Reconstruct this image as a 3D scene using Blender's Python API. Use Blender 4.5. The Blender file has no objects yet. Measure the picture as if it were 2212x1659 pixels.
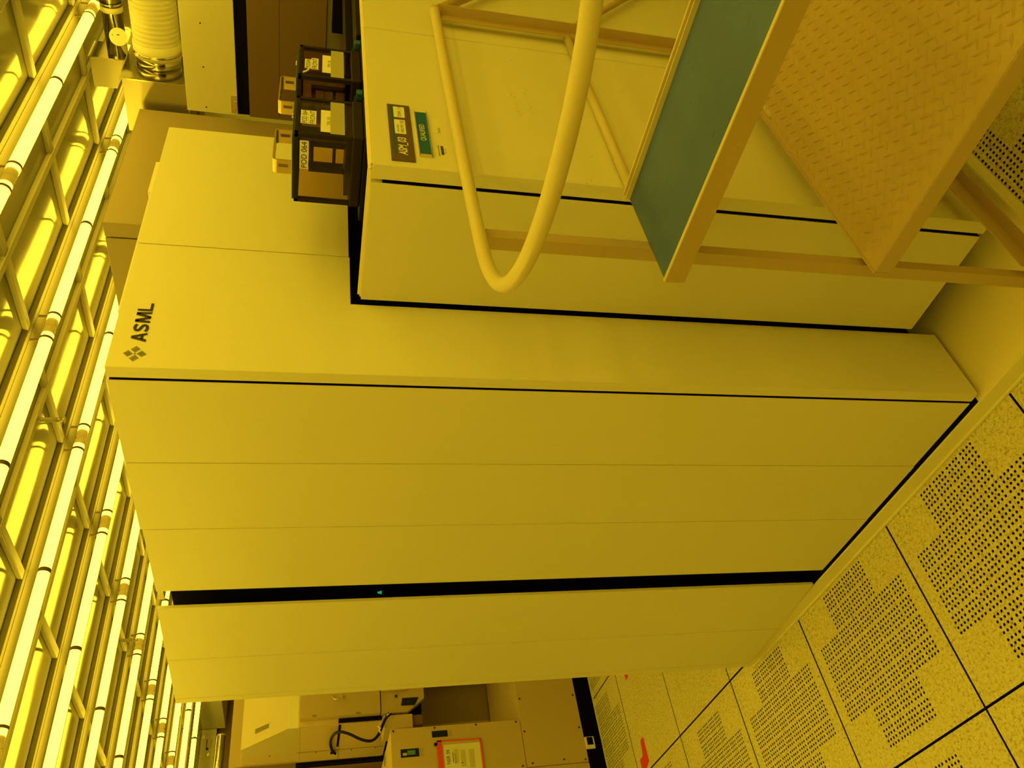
import bpy, bmesh, math, random
from mathutils import Vector, Matrix
random.seed(7)
C = bpy.context.scene.collection
S = bpy.context.scene

# ------------------------------------------------------------------ camera, world, exposure
cam_d = bpy.data.cameras.new('camera'); cam = bpy.data.objects.new('camera', cam_d); C.objects.link(cam)
cam_d.sensor_fit = 'HORIZONTAL'; cam_d.sensor_width = 36.0
cam_d.lens = 1728.496 / 2212 * 36.0
cam_d.clip_start = .02; cam_d.clip_end = 100
RU = Vector((0.72551724, -0.68759346, 0.02898208))      # up in the sideways photo
RV = Vector((-0.14886481, -0.19791239, -0.96884981))    # right in the sideways photo
RF = Vector((0.67191071, 0.69860283, -0.24594732))      # viewing direction
M = Matrix.Identity(4)
for i in range(3):
    M[i][0] = RV[i]; M[i][1] = RU[i]; M[i][2] = -RF[i]
M[0][3], M[1][3], M[2][3] = -1.20316883, -1.79042245, 1.73040657
cam.matrix_world = M
S.camera = cam
w = bpy.data.worlds.new('world'); S.world = w; w.use_nodes = True
w.node_tree.nodes['Background'].inputs[0].default_value = (1, .66, .02, 1)
w.node_tree.nodes['Background'].inputs[1].default_value = .02
S.view_settings.view_transform = 'Standard'; S.view_settings.look = 'None'
S.view_settings.gamma = 1; S.view_settings.use_curve_mapping = False
S.view_settings.exposure = 0.0
LAMP_COLOR = (1.0, .675, .023)
LAMP_STRENGTH = 11.4

# ------------------------------------------------------------------ materials
MATS = {}
def mat(name, col, rough=.5, metal=0., noise=0., nscale=8., bump=0., bscale=60., emis=None, est=0., trans=0., coat=0.):
    if name in MATS: return MATS[name]
    m = bpy.data.materials.new(name); m.use_nodes = True; nt = m.node_tree
    b = nt.nodes['Principled BSDF']
    b.inputs['Base Color'].default_value = (*col, 1); b.inputs['Roughness'].default_value = rough
    b.inputs['Metallic'].default_value = metal
    if trans: b.inputs['Transmission Weight'].default_value = trans
    if coat: b.inputs['Coat Weight'].default_value = coat
    if emis: b.inputs['Emission Color'].default_value = (*emis, 1); b.inputs['Emission Strength'].default_value = est
    if noise or bump:
        tc = nt.nodes.new('ShaderNodeTexCoord')
    if noise:
        n = nt.nodes.new('ShaderNodeTexNoise'); n.inputs['Scale'].default_value = nscale; n.inputs['Detail'].default_value = 5
        nt.links.new(tc.outputs['Object'], n.inputs['Vector'])
        mx = nt.nodes.new('ShaderNodeMix'); mx.data_type = 'RGBA'
        mx.inputs[6].default_value = (*[c * (1 - noise) for c in col], 1); mx.inputs[7].default_value = (*[min(1, c * (1 + noise)) for c in col], 1)
        nt.links.new(n.outputs[0], mx.inputs[0]); nt.links.new(mx.outputs[2], b.inputs['Base Color'])
    if bump:
        n2 = nt.nodes.new('ShaderNodeTexNoise'); n2.inputs['Scale'].default_value = bscale; n2.inputs['Detail'].default_value = 3
        nt.links.new(tc.outputs['Object'], n2.inputs['Vector'])
        bp = nt.nodes.new('ShaderNodeBump'); bp.inputs['Strength'].default_value = bump; bp.inputs['Distance'].default_value = .02
        nt.links.new(n2.outputs[0], bp.inputs['Height']); nt.links.new(bp.outputs[0], b.inputs['Normal'])
    MATS[name] = m
    return m
PAINT = mat('machine_paint', (.78, .76, .70), .42, noise=.03, nscale=3, bump=.015, bscale=400)
PAINT2 = mat('warm_paint', (.62, .50, .40), .45, noise=.03, nscale=3)
TAN = mat('tan_paint', (.35, .285, .24), .5, noise=.03, nscale=4)
BROWN = mat('brown_panel', (.20, .125, .09), .5, noise=.04, nscale=3)
OLIVE = mat('olive_panel', (.20, .19, .16), .5, noise=.05, nscale=4)
BLACK = mat('black_plastic', (.010, .008, .010), .5)
BLACK.node_tree.nodes['Principled BSDF'].inputs['Specular IOR Level'].default_value = .15
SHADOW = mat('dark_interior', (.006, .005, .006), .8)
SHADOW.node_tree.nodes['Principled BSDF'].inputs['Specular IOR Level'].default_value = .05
TILE_EDGE = mat('tile_edge', (.02, .014, .010), .7)
DOORP = mat('door_paint', (.50, .40, .31), .45, noise=.03, nscale=3)
DIMP = mat('dim_back_paint', (.36, .29, .22), .5, noise=.03, nscale=3)
HOODP = mat('hood_paint', (.58, .52, .44), .45, noise=.03, nscale=3)
RAIL = mat('rail_paint', (.70, .62, .50), .38, noise=.05, nscale=14, bump=.03, bscale=120)
RAILD = mat('angle_paint', (.52, .40, .28), .42, noise=.05, nscale=10, bump=.03, bscale=120)
PLATE = mat('tread_plate_paint', (.55, .41, .27), .20, noise=.05, nscale=5, bump=.03, bscale=60)
STEEL = mat('polished_steel', (.55, .52, .46), .14, 1.0)
BRUSHED = mat('brushed_aluminium', (.78, .74, .66), .3, 1.0)
HOSE = mat('white_hose', (.72, .70, .66), .5)
PAPER = mat('paper_label', (.86, .86, .84), .6)
TAPE = mat('clear_tape', (.46, .44, .34), .35)
GOLD_SLOT = mat('strap_slot', (.22, .15, .09), .4)
INK = mat('black_ink', (.02, .015, .012), .6)
GREEN = mat('green_plate', (.045, .13, .35), .35)
GREEN.node_tree.nodes['Principled BSDF'].inputs['Base Color'].default_value = (.012, .13, .5, 1)
BRONZE = mat('bronze_plate', (.13, .085, .05), .35)
WHITE = mat('white_lettering', (.85, .85, .85), .5)
RED = mat('red_tape', (.80, .05, .03), .5)
REDC = mat('red_sleeve', (.95, .10, .1), .35)
FRAMEB = mat('pod_frame', (.022, .015, .016), .4)
FRAMEB.node_tree.nodes['Principled BSDF'].inputs['Specular IOR Level'].default_value = .2
TBAR = mat('ceiling_bar_paint', (.36, .34, .28), .5, noise=.03, nscale=6)
TSTRIP = mat('ceiling_strip_paint', (.18, .165, .13), .55, noise=.03, nscale=6)
BASEP = mat('base_plate_paint', (.93, .84, .62), .38, noise=.05, nscale=3)
BASEF = mat('base_frame_paint', (.84, .80, .64), .2, noise=.04, nscale=5)
SCREEN = mat('dark_glass', (.02, .03, .02), .1)
TEALED = mat('teal_edge', (.02, .06, .16), .4)

def teal():
    m = mat('teal_coating', (.07, .16, .6), .42, bump=.02, bscale=90)
    nt = m.node_tree; b = nt.nodes['Principled BSDF']
    tc = nt.nodes.new('ShaderNodeTexCoord'); n = nt.nodes.new('ShaderNodeTexNoise'); n.inputs['Scale'].default_value = 6; n.inputs['Detail'].default_value = 6
    nt.links.new(tc.outputs['Object'], n.inputs['Vector'])
    r = nt.nodes.new('ShaderNodeValToRGB'); r.color_ramp.elements[0].position = .3; r.color_ramp.elements[1].position = .7
    r.color_ramp.elements[0].color = (.050, .115, .55, 1); r.color_ramp.elements[1].color = (.072, .155, .70, 1)
    nt.links.new(n.outputs[0], r.inputs[0])
    n2 = nt.nodes.new('ShaderNodeTexNoise'); n2.inputs['Scale'].default_value = 34; n2.inputs['Detail'].default_value = 8
    mp = nt.nodes.new('ShaderNodeMapping'); mp.inputs['Scale'].default_value = (2.2, .7, 1)
    nt.links.new(tc.outputs['Object'], mp.inputs[0]); nt.links.new(mp.outputs[0], n2.inputs['Vector'])
    r2 = nt.nodes.new('ShaderNodeValToRGB'); r2.color_ramp.elements[0].position = .66; r2.color_ramp.elements[1].position = .74
    nt.links.new(n2.outputs[0], r2.inputs[0])
    mx = nt.nodes.new('ShaderNodeMix'); mx.data_type = 'RGBA'; mx.inputs[7].default_value = (.05, .10, .16, 1)
    nt.links.new(r2.outputs[0], mx.inputs[0]); nt.links.new(r.outputs[0], mx.inputs[6]); nt.links.new(mx.outputs[2], b.inputs['Base Color'])
    return m
TEAL = teal()

def floor_mat():
    m = bpy.data.materials.new('speckled_vinyl'); m.use_nodes = True; nt = m.node_tree; b = nt.nodes['Principled BSDF']
    b.inputs['Roughness'].default_value = .42
    tc = nt.nodes.new('ShaderNodeTexCoord')
    n = nt.nodes.new('ShaderNodeTexNoise'); n.inputs['Scale'].default_value = 120; n.inputs['Detail'].default_value = 7; n.inputs['Distortion'].default_value = .8
    r = nt.nodes.new('ShaderNodeValToRGB')
    e = r.color_ramp.elements; e[0].position = .32; e[0].color = (.40, .34, .20, 1); e[1].position = .64; e[1].color = (.84, .80, .60, 1)
    e2 = r.color_ramp.elements.new(.44); e2.color = (.70, .65, .45, 1)
    nt.links.new(tc.outputs['Object'], n.inputs['Vector']); nt.links.new(n.outputs[0], r.inputs[0])
    n2 = nt.nodes.new('ShaderNodeTexNoise'); n2.inputs['Scale'].default_value = 150; n2.inputs['Detail'].default_value = 3; n2.inputs['Distortion'].default_value = 2.5
    r2 = nt.nodes.new('ShaderNodeValToRGB'); r2.color_ramp.elements[0].position = .30; r2.color_ramp.elements[1].position = .375
    r2.color_ramp.elements[0].color = (1, 1, 1, 1); r2.color_ramp.elements[1].color = (0, 0, 0, 1)
    nt.links.new(tc.outputs['Object'], n2.inputs['Vector']); nt.links.new(n2.outputs[0], r2.inputs[0])
    mx = nt.nodes.new('ShaderNodeMix'); mx.data_type = 'RGBA'; mx.inputs[7].default_value = (.16, .11, .06, 1)
    nt.links.new(r2.outputs[0], mx.inputs[0]); nt.links.new(r.outputs[0], mx.inputs[6]); nt.links.new(mx.outputs[2], b.inputs['Base Color'])
    return m
FLOORM = floor_mat()

def panel_mat():
    m = bpy.data.materials.new('satin_filter_screen'); m.use_nodes = True; nt = m.node_tree; b = nt.nodes['Principled BSDF']
    b.inputs['Base Color'].default_value = (.26, .25, .21, 1); b.inputs['Roughness'].default_value = .095; b.inputs['Specular IOR Level'].default_value = .36
    tc = nt.nodes.new('ShaderNodeTexCoord'); mp = nt.nodes.new('ShaderNodeMapping'); mp.inputs['Scale'].default_value = (.7, 1.8, 1)
    n = nt.nodes.new('ShaderNodeTexNoise'); n.inputs['Scale'].default_value = 2.2; n.inputs['Detail'].default_value = 1.5
    bp = nt.nodes.new('ShaderNodeBump'); bp.inputs['Strength'].default_value = .16; bp.inputs['Distance'].default_value = .03
    nt.links.new(tc.outputs['Object'], mp.inputs[0]); nt.links.new(mp.outputs[0], n.inputs['Vector'])
    nt.links.new(n.outputs[0], bp.inputs['Height']); nt.links.new(bp.outputs[0], b.inputs['Normal'])
    return m
PANELM = panel_mat()

def glass_mat():
    m = bpy.data.materials.new('amber_pod_window'); m.use_nodes = True; nt = m.node_tree; nt.nodes.clear()
    o = nt.nodes.new('ShaderNodeOutputMaterial'); t = nt.nodes.new('ShaderNodeBsdfTransparent'); t.inputs[0].default_value = (.88, .80, .66, 1)
    g = nt.nodes.new('ShaderNodeBsdfGlossy'); g.inputs['Roughness'].default_value = .08; g.inputs[0].default_value = (.9, .9, .9, 1)
    lw = nt.nodes.new('ShaderNodeLayerWeight'); lw.inputs[0].default_value = .5
    pw = nt.nodes.new('ShaderNodeMath'); pw.operation = 'POWER'; pw.inputs[1].default_value = 4
    f = nt.nodes.new('ShaderNodeMath'); f.operation = 'MULTIPLY_ADD'; f.inputs[1].default_value = .5; f.inputs[2].default_value = .03
    nt.links.new(lw.outputs['Facing'], pw.inputs[0]); nt.links.new(pw.outputs[0], f.inputs[0])
    mx = nt.nodes.new('ShaderNodeMixShader')
    nt.links.new(f.outputs[0], mx.inputs[0]); nt.links.new(t.outputs[0], mx.inputs[1]); nt.links.new(g.outputs[0], mx.inputs[2]); nt.links.new(mx.outputs[0], o.inputs[0])
    return m
PODGLASS = glass_mat()
LAMPM = mat('lit_fluorescent_tube', (.9, .9, .8), .4, emis=LAMP_COLOR, est=LAMP_STRENGTH)
LAMPEND = mat('tube_end_glass', (.55, .42, .25), .3, emis=LAMP_COLOR, est=.25)
CLIP = mat('tube_clip', (.16, .11, .07), .5)

# ------------------------------------------------------------------ mesh helpers
class MB:
    def __init__(s): s.bm = bmesh.new()
    def verts(s, pts): return [s.bm.verts.new(p) for p in pts]
    def face(s, pts):
        return s.bm.faces.new(s.verts(pts))
    def box(s, x0, x1, y0, y1, z0, z1, bev=0.):
        x0, x1 = min(x0, x1), max(x0, x1); y0, y1 = min(y0, y1), max(y0, y1); z0, z1 = min(z0, z1), max(z0, z1)
        v = s.verts([(x, y, z) for z in (z0, z1) for y in (y0, y1) for x in (x0, x1)])
        fs = [s.bm.faces.new([v[i] for i in f]) for f in ((0, 2, 3, 1), (4, 5, 7, 6), (0, 1, 5, 4), (2, 6, 7, 3), (0, 4, 6, 2), (1, 3, 7, 5))]
        if bev:
            es = list({e for f in fs for e in f.edges})
            bmesh.ops.bevel(s.bm, geom=es, offset=bev, segments=2, affect='EDGES', profile=.5)
        return s
    def prism(s, poly, axis, a0, a1, bev=0.):
        """poly: 2D points; axis 'x': (y,z), 'y': (x,z), 'z': (x,y)"""
        def P(p, a): return {'x': (a, p[0], p[1]), 'y': (p[0], a, p[1]), 'z': (p[0], p[1], a)}[axis]
        A = s.verts([P(p, a0) for p in poly]); B = s.verts([P(p, a1) for p in poly]); n = len(poly)
        fs = [s.bm.faces.new(A), s.bm.faces.new(B[::-1])]
        for i in range(n): fs.append(s.bm.faces.new((A[i], B[i], B[(i + 1) % n], A[(i + 1) % n])))
        bmesh.ops.recalc_face_normals(s.bm, faces=fs)
        if bev:
            es = list({e for f in fs for e in f.edges})
            bmesh.ops.bevel(s.bm, geom=es, offset=bev, segments=2, affect='EDGES', profile=.5)
        return s
    def tube(s, pts, r, seg=16, cap=True, closed=False):
        pts = [Vector(p) for p in pts]; n = len(pts); rings = []
        rr = r if isinstance(r, (list, tuple)) else [r] * n
        up = None
        for i, p in enumerate(pts):
            if closed: d = (pts[(i + 1) % n] - pts[i - 1])
            else: d = (pts[min(i + 1, n - 1)] - pts[max(i - 1, 0)])
            d.normalize()
            if up is None:
                a = Vector((0, 0, 1)) if abs(d.z) < .9 else Vector((1, 0, 0)); up = (a - d * a.dot(d)).normalized()
            else: up = (up - d * up.dot(d)).normalized()
            q = d.cross(up)
            rings.append(s.verts([p + (up * math.cos(2 * math.pi * k / seg) + q * math.sin(2 * math.pi * k / seg)) * rr[i] for k in range(seg)]))
        m = n if closed else n - 1
        for i in range(m):
            a, b = rings[i], rings[(i + 1) % n]
            for k in range(seg):
                f = s.bm.faces.new((a[k], a[(k + 1) % seg], b[(k + 1) % seg], b[k])); f.smooth = True
        if cap and not closed:
            s.bm.faces.new(rings[0]); s.bm.faces.new(rings[-1][::-1])
        return s
    def ring(s, c, axis, r0, r1, h, seg=24):
        """annular band: inner r0, outer r1, length h along axis, centred on c"""
        c = Vector(c); ax = {'x': Vector((1, 0, 0)), 'y': Vector((0, 1, 0)), 'z': Vector((0, 0, 1))}[axis]
        u = Vector((0, 0, 1)) if axis != 'z' else Vector((1, 0, 0)); v = ax.cross(u)
        R = []
        for (rad, off) in ((r1, -h / 2), (r1, h / 2), (r0, h / 2), (r0, -h / 2)):
            R.append(s.verts([c + ax * off + (u * math.cos(2 * math.pi * k / seg) + v * math.sin(2 * math.pi * k / seg)) * rad for k in range(seg)]))
        for i in range(4):
            for k in range(seg):
                f = s.bm.faces.new((R[i][k], R[i][(k + 1) % seg], R[(i + 1) % 4][(k + 1) % seg], R[(i + 1) % 4][k])); f.smooth = i in (0, 2)
        return s
    def done(s, name, m, parent=None, root=None, bevel=0., kind=None):
        bm = s.bm; bmesh.ops.recalc_face_normals(bm, faces=bm.faces[:])
        me = bpy.data.meshes.new(name); 
        org = ORG.get(parent.name, Vector()) if parent is not None else Vector()
        if parent is None and root is not None: org = Vector(root)
        if org.length: bmesh.ops.translate(bm, verts=bm.verts[:], vec=-org)
        bm.to_mesh(me); bm.free(); me.materials.append(m)
        o = bpy.data.objects.new(name, me); C.objects.link(o)
        if parent is not None: o.parent = parent
        elif root is not None: o.location = root
        ORG[o.name] = org
        if kind: o['kind'] = kind
        if bevel:
            b = o.modifiers.new('bevel', 'BEVEL'); b.width = bevel; b.segments = 2; b.limit_method = 'ANGLE'
        return o
ORG = {}
def tag(o, label, cat, group=None):
    o['label'] = label; o['category'] = cat
    if group: o['group'] = group
    return o
def thing(name, label, cat, loc=(0, 0, 0), group=None):
    o = bpy.data.objects.new(name, None); C.objects.link(o); o.location = loc; o.empty_display_size = .1
    ORG[o.name] = Vector(loc)
    return tag(o, label, cat, group)
def bx(name, m, parent, x0, x1, y0, y1, z0, z1, bev=.0015, **k):
    return MB().box(x0, x1, y0, y1, z0, z1, bev).done(name, m, parent, **k)
def copy_tree(o, parent=None):
    c = o.copy(); C.objects.link(c)
    if parent is not None: c.parent = parent
    for ch in list(o.children):
        copy_tree(ch, c)
    return c
def text_part(name, txt, m, parent, x0, x1, z0, z1, y, bold=0., spacing=1., italic=0., axis='y'):
    """lettering stretched to fill x0..x1, z0..z1 on a wall facing -Y (axis y) or facing -X (axis x: x0 is the left, larger y)"""
    cu = bpy.data.curves.new(name, 'FONT'); cu.body = txt; cu.size = 1; cu.extrude = .0; cu.offset = bold; cu.space_character = spacing; cu.shear = italic
    cu.resolution_u = 4
    ob = bpy.data.objects.new(name + '_src', cu); C.objects.link(ob)
    dg = bpy.context.evaluated_depsgraph_get(); me = bpy.data.meshes.new_from_object(ob.evaluated_get(dg))
    bpy.data.objects.remove(ob); bpy.data.curves.remove(cu)
    xs = [v.co.x for v in me.vertices]; ys = [v.co.y for v in me.vertices]
    a, b, c, d = min(xs), max(xs), min(ys), max(ys)
    org = ORG.get(parent.name, Vector())
    for v in me.vertices:
        tx = x0 + (v.co.x - a) / (b - a) * (x1 - x0); tz = z0 + (v.co.y - c) / max(1e-6, (d - c)) * (z1 - z0)
        p = Vector((tx, y, tz)) if axis == 'y' else Vector((y, tx, tz))
        v.co = p - org
    me.materials.append(m)
    o = bpy.data.objects.new(name, me); C.objects.link(o); o.parent = parent; ORG[o.name] = org
    return o

# ------------------------------------------------------------------ floor
HP = [.055 + .0637 * a + .0148 * b for a in range(8) for b in range(4)]
def perforated_tile_mesh(ylim=.6):
    g = .0035; T = .6; hw = .0074; r = .0042; dep = .02
    edges = [g]
    for p in HP:
        for q in (p - hw, p + hw):
            if q - edges[-1] > 1e-4: edges.append(q)
            else: edges[-1] = q
    edges.append(T - g)
    yedges = [e for e in edges if e < ylim - g] + [ylim - g]
    def hidx(a, b):
        mid = (a + b) / 2
        for i, p in enumerate(HP):
            if abs(mid - p) < .001: return i
        return -1
    V = []; F = []; MI = []
    def add(pts, mi=0):
        n = len(V); V.extend(pts); F.append(tuple(range(n, n + len(pts)))); MI.append(mi)
    for j in range(len(yedges) - 1):
        y0, y1 = yedges[j], yedges[j + 1]; hj = hidx(y0, y1); start = None
        for i in range(len(edges) - 1):
            x0, x1 = edges[i], edges[i + 1]; hi = hidx(x0, x1)
            a, b = hi // 4, hj // 4
            hole = hi >= 0 and hj >= 0 and (2 <= a <= 5 or 2 <= b <= 5)
            if hole:
                if start is not None: add([(start, y0, 0), (x0, y0, 0), (x0, y1, 0), (start, y1, 0)]); start = None
                cx, cy = (x0 + x1) / 2, (y0 + y1) / 2
                n = len(V)
                for k in range(8):
                    t = math.pi / 4 * k; c, s_ = math.cos(t), math.sin(t); mm = max(abs(c), abs(s_))
                    V.append((cx + c / mm * (x1 - x0) / 2, cy + s_ / mm * (y1 - y0) / 2, 0))
                for zz in (0, -dep):
                    for k in range(8):
                        t = math.pi / 4 * k; V.append((cx + r * math.cos(t), cy + r * math.sin(t), zz))
                for k in range(8):
                    l = (k + 1) % 8
                    F.append((n + k, n + l, n + 8 + l, n + 8 + k)); F.append((n + 8 + k, n + 8 + l, n + 16 + l, n + 16 + k)); MI.extend((0, 1))
            elif start is None: start = x0
        if start is not None: add([(start, y0, 0), (T - g, y0, 0), (T - g, y1, 0), (start, y1, 0)])
    e = T - g; Y = ylim - g
    for q in ([(g, g), (e, g)], [(e, g), (e, Y)], [(e, Y), (g, Y)], [(g, Y), (g, g)]):
        add([(q[0][0], q[0][1], 0), (q[0][0], q[0][1], -.035), (q[1][0], q[1][1], -.035), (q[1][0], q[1][1], 0)], 1)
    me = bpy.data.meshes.new('perforated_floor_tile'); me.from_pydata(V, [], F); me.materials.append(FLOORM); me.materials.append(TILE_EDGE)
    for p, mi in zip(me.polygons, MI): p.material_index = mi
    return me
pt = perforated_tile_mesh(); ptc = perforated_tile_mesh(.43)
PERF = {(-1, j) for j in range(-3, 4)} | {(-2, j) for j in range(-3, 4)} | {(0, -2), (1, -2), (2, -2), (0, -3), (1, -3)}
for (i, j) in sorted(PERF):
    o = bpy.data.objects.new('floor', pt); C.objects.link(o); o.location = (i * .6, j * .6, 0); o['kind'] = 'structure'
for i in (-1, 0, 1, 2):
    o = bpy.data.objects.new('floor', ptc); C.objects.link(o); o.location = (i * .6, 2.4, 0); o['kind'] = 'structure'
fb = MB()
for i in range(-7, 9):
    for j in range(-8, 16):
        if (i, j) in PERF or j == 4 and i in (-1, 0, 1, 2): continue
        y1 = (j + 1) * .6 - .003
        if j == 4: y1 = 2.83
        if j > 4: continue
        fb.box(i * .6 + .004, (i + 1) * .6 - .004, j * .6 + .003, y1, -.035, 0)
fo = fb.done('floor', FLOORM, kind='structure'); fo.data.materials.append(TILE_EDGE)
for p in fo.data.polygons:
    if abs(p.normal.z) < .5: p.material_index = 1
MB().box(-4.4, 5.5, 2.835, 9.2, -.04, -.004).done('floor', mat('dark_floor', (.05, .045, .04), .6), kind='structure')
MB().box(-4.4, 5.5, -5, 9.2, -.42, -.40).done('floor', SHADOW, kind='structure')
MB().box(-1.4, .06, 2.823, 2.833, -.02, .006).box(.06, 1.6, 2.823, 2.833, -.02, .006).done('trim_1', BASEF, kind='structure')
# red L-shaped tape marks on the floor
def tape(name, poly, label):
    return tag(MB().prism(poly, 'z', 0, .0012).done(name, RED), label, 'floor tape', None)
tape('floor_tape_mark', [(.156, 2.227), (.154, 2.272), (.082, 2.290), (.079, 2.341), (.030, 2.341), (.012, 2.30), (.034, 2.228)], 'larger red L-shaped tape mark on the floor, farther from the big machine')
tape('floor_tape_mark', [(.600, 2.262), (.516, 2.264), (.473, 2.267), (.474, 2.226), (.495, 2.214), (.600, 2.212)], 'small red tape mark on the floor beside the far edge of the big machine')

# ------------------------------------------------------------------ room shell
MB().box(-4.45, -4.4, -5, 9.2, -.4, 2.9).done('wall_left', PAINT, kind='structure')
MB().box(5.5, 5.55, -5, 9.2, -.4, 2.9).done('wall_right', PAINT, kind='structure')
MB().box(-4.4, 5.5, -5.05, -5, -.4, 2.9).done('wall_back', PAINT, kind='structure')
MB().box(-4.4, 5.5, 9.2, 9.25, -.4, 2.9).done('wall_front', BROWN, kind='structure')
ZC = 2.654
MB().box(-4.4, 5.5, -5, 9.2, 2.674, 2.70).done('ceiling', PANELM, kind='structure')
TY = [.332 + .5985 * k for k in range(-8, 10)]
n = 1
for y in TY:
    n += 1
    MB().box(-4.4, 5.5, y - .030, y + .085, ZC, 2.6738, .002).box(-4.4, 5.5, y - .008, y - .005, ZC - .002, ZC).done('trim_%d' % n, TSTRIP, kind='structure')
    n += 1
    yb = y - .329
    MB().box(-4.4, 5.5, yb - .014, yb + .014, ZC, 2.6738, .003).done('trim_%d' % n, TBAR, kind='structure')
for k in range(-8, 9):
    n += 1; x = .41 + .6 * k
    cb = MB()
    for y in TY:
        cb.box(x - .018, x + .018, y + .084, y + .256, ZC + .002, 2.6738, .003); cb.box(x - .018, x + .018, y - .316, y - .029, ZC + .002, 2.6738, .003)
    cb.done('trim_%d' % n, TBAR, kind='structure')

# ------------------------------------------------------------------ fluorescent tubes
def make_lamp(lit=True):
    t = thing('fluorescent_tube', '', 'light')
    L = 1.2
    MB().tube([(.035, 0, 0), (.6, 0, 0), (L - .035, 0, 0)], .0195, 20).done('glass_tube', LAMPM, t)
    for x0, x1 in ((.0, .035), (L - .035, L)):
        MB().tube([(x0 + .004, 0, 0), (x0 + .010, 0, 0), (x1 - .0005, 0, 0)] if x0 < .1 else [(x0 + .0005, 0, 0), (x1 - .010, 0, 0), (x1 - .004, 0, 0)], [.017, .0193, .0193] if x0 < .1 else [.0193, .0193, .017], 20).done('tube_end', LAMPEND, t)
    for x in (.06, L - .06):
        m = MB().ring((x, 0, 0), 'x', .0197, .0222, .010)
        m.box(x - .005, x + .005, -.0015, .0015, .021, .0487)
        m.done('tube_clip', CLIP, t)
    MB().ring((.6, 0, 0), 'x', .0197, .0203, .016).done('tube_band', CLIP, t)
    return t
lamp0 = make_lamp()
ORD = ['', 'first', 'second', 'third', 'fourth', 'fifth', 'sixth', 'seventh', 'eighth', 'ninth', 'tenth', 'eleventh', 'twelfth']
first = True; vis0 = TY.index(min(TY, key=lambda v: abs(v + .27)))
for k, y in enumerate(TY):
    for j in range(-2, 3):
        x0 = -2.56 + .0 + 1.2 * (j + 2) - 1.2 * 0
        if j == 2: pass
        o = lamp0 if first else copy_tree(lamp0); first = False
        o.location = (1.04 + 1.2 * (j - 1), y, 2.605)
        r = k - vis0 + 1
        seg = {-2: 'far left end', -1: 'second from left', 0: 'middle of the row', 1: 'second from right', 2: 'right end of the row'}[j]
        where = '%s row in front of the camera' % ORD[r] if r > 0 else '%s row overhead behind it' % ORD[1 - r]
        o['label'] = 'lit yellow ceiling tube, %s, %s' % (where, seg)
        o['group'] = 'fluorescent tubes under the ceiling'

# sprinklers
def sprinkler(x, y, label):
    t = thing('ceiling_sprinkler', label, 'sprinkler', (x, y, ZC), 'sprinklers under the ceiling')
    MB().tube([(x, y, ZC), (x, y, ZC - .058)], .0085, 14).done('drop_pipe', TBAR, t)
    MB().tube([(x, y, ZC - .056), (x, y, ZC - .062)], .006, 10).tube([(x - .006, y, ZC - .060), (x - .008, y, ZC - .07), (x, y, ZC - .078)], .0014, 6).tube([(x + .006, y, ZC - .060), (x + .008, y, ZC - .07), (x, y, ZC - .078)], .0014, 6).tube([(x, y, ZC - .078), (x, y, ZC - .0805)], .012, 14).done('sprinkler_head', BRUSHED, t)
sprinkler(.87, .62, 'nearer ceiling sprinkler hanging above the left side of the big machine')
sprinkler(.96, 2.50, 'farther ceiling sprinkler hanging among the crowded rows of tubes')

# ------------------------------------------------------------------ lithography machine
LM = thing('lithography_machine', 'huge pale lithography machine with a black logo high on its front', 'machine', (0, 0, 0))
# steel plinth
MB().prism([(-.035, .010), (-.028, .050), (1.93, .050), (1.93, .002), (-.035, .002)], 'y', -.95, .99).done('base_frame', BASEF, LM, bevel=.003)
MB().box(-.024, 1.92, -.945, .985, .0502, .0512, 0).done('base_plate', BASEP, LM)
MB().box(-.025, .06, -.552, .975, .0514, .0522).box(.06, 1.9, -.50, .975, .0514, .0522).done('under_panel_shade', SHADOW, LM)  # thin black sheets on the plate, painting the shade under panels and body
MB().box(-.041, -.034, -.955, .995, .001, .010, .001).done('base_lip', BASEF, LM)
# body behind the panels
MB().box(.03, .88, .36, .92, .075, 2.09).box(.03, .88, -.46, .275, .075, 2.09).box(.22, .88, .27, .365, .075, 2.09).done('machine_body', SHADOW, LM)
MB().box(.881, 1.93, -.46, .92, .075, 1.60).done('machine_body', SHADOW, LM)
MB().box(.881, 1.93, .07, .92, 1.6, 1.99).done('machine_body', OLIVE, LM)
MB().box(-.0205, -.004, -.5412, -.5396, .07, 2.112).box(.008, .010, -.5590, -.50, .07, 2.10).box(-.008, -.005, -.278, -.2735, .07, 2.112).box(-.008, -.005, -.0155, -.0105, .07, 2.11).box(.3705, .3745, -.5705, -.565, 1.65, 2.112).done('gap_backing', SHADOW, LM)
# front cover: L shape, returns at its left edge
fc = MB().prism([(-.022, .068), (.2, .068), (.2, 1.644), (.371, 1.644), (.371, 2.115), (-.022, 2.115)], 'y', -.577, -.560, .0012)
fc.box(-.022, -.006, -.5605, -.5475, .068, 2.115, .001)
fc.done('front_cover', PAINT, LM)
MB().prism([(.374, 1.646), (.887, 1.646), (.887, 2.116), (.374, 2.116)], 'y', -.577, -.560, .0012).done('front_panel', PAINT, LM)
bx('cover_lip', PAINT, LM, .16, .60, -.559, -.50, 2.10, 2.124)
bx('cover_lip', PAINT, LM, .602, .74, -.559, -.48, 2.10, 2.130)
bx('side_panel', PAINT, LM, -.022, -.004, -.5395, -.277, .0665, 2.117, .001)
bx('side_panel', PAINT, LM, -.022, -.004, -.2745, -.0145, .0645, 2.117, .001)
bx('side_panel', PAINT, LM, -.0215, -.004, -.0115, .284, .0625, 2.112, .001)
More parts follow.
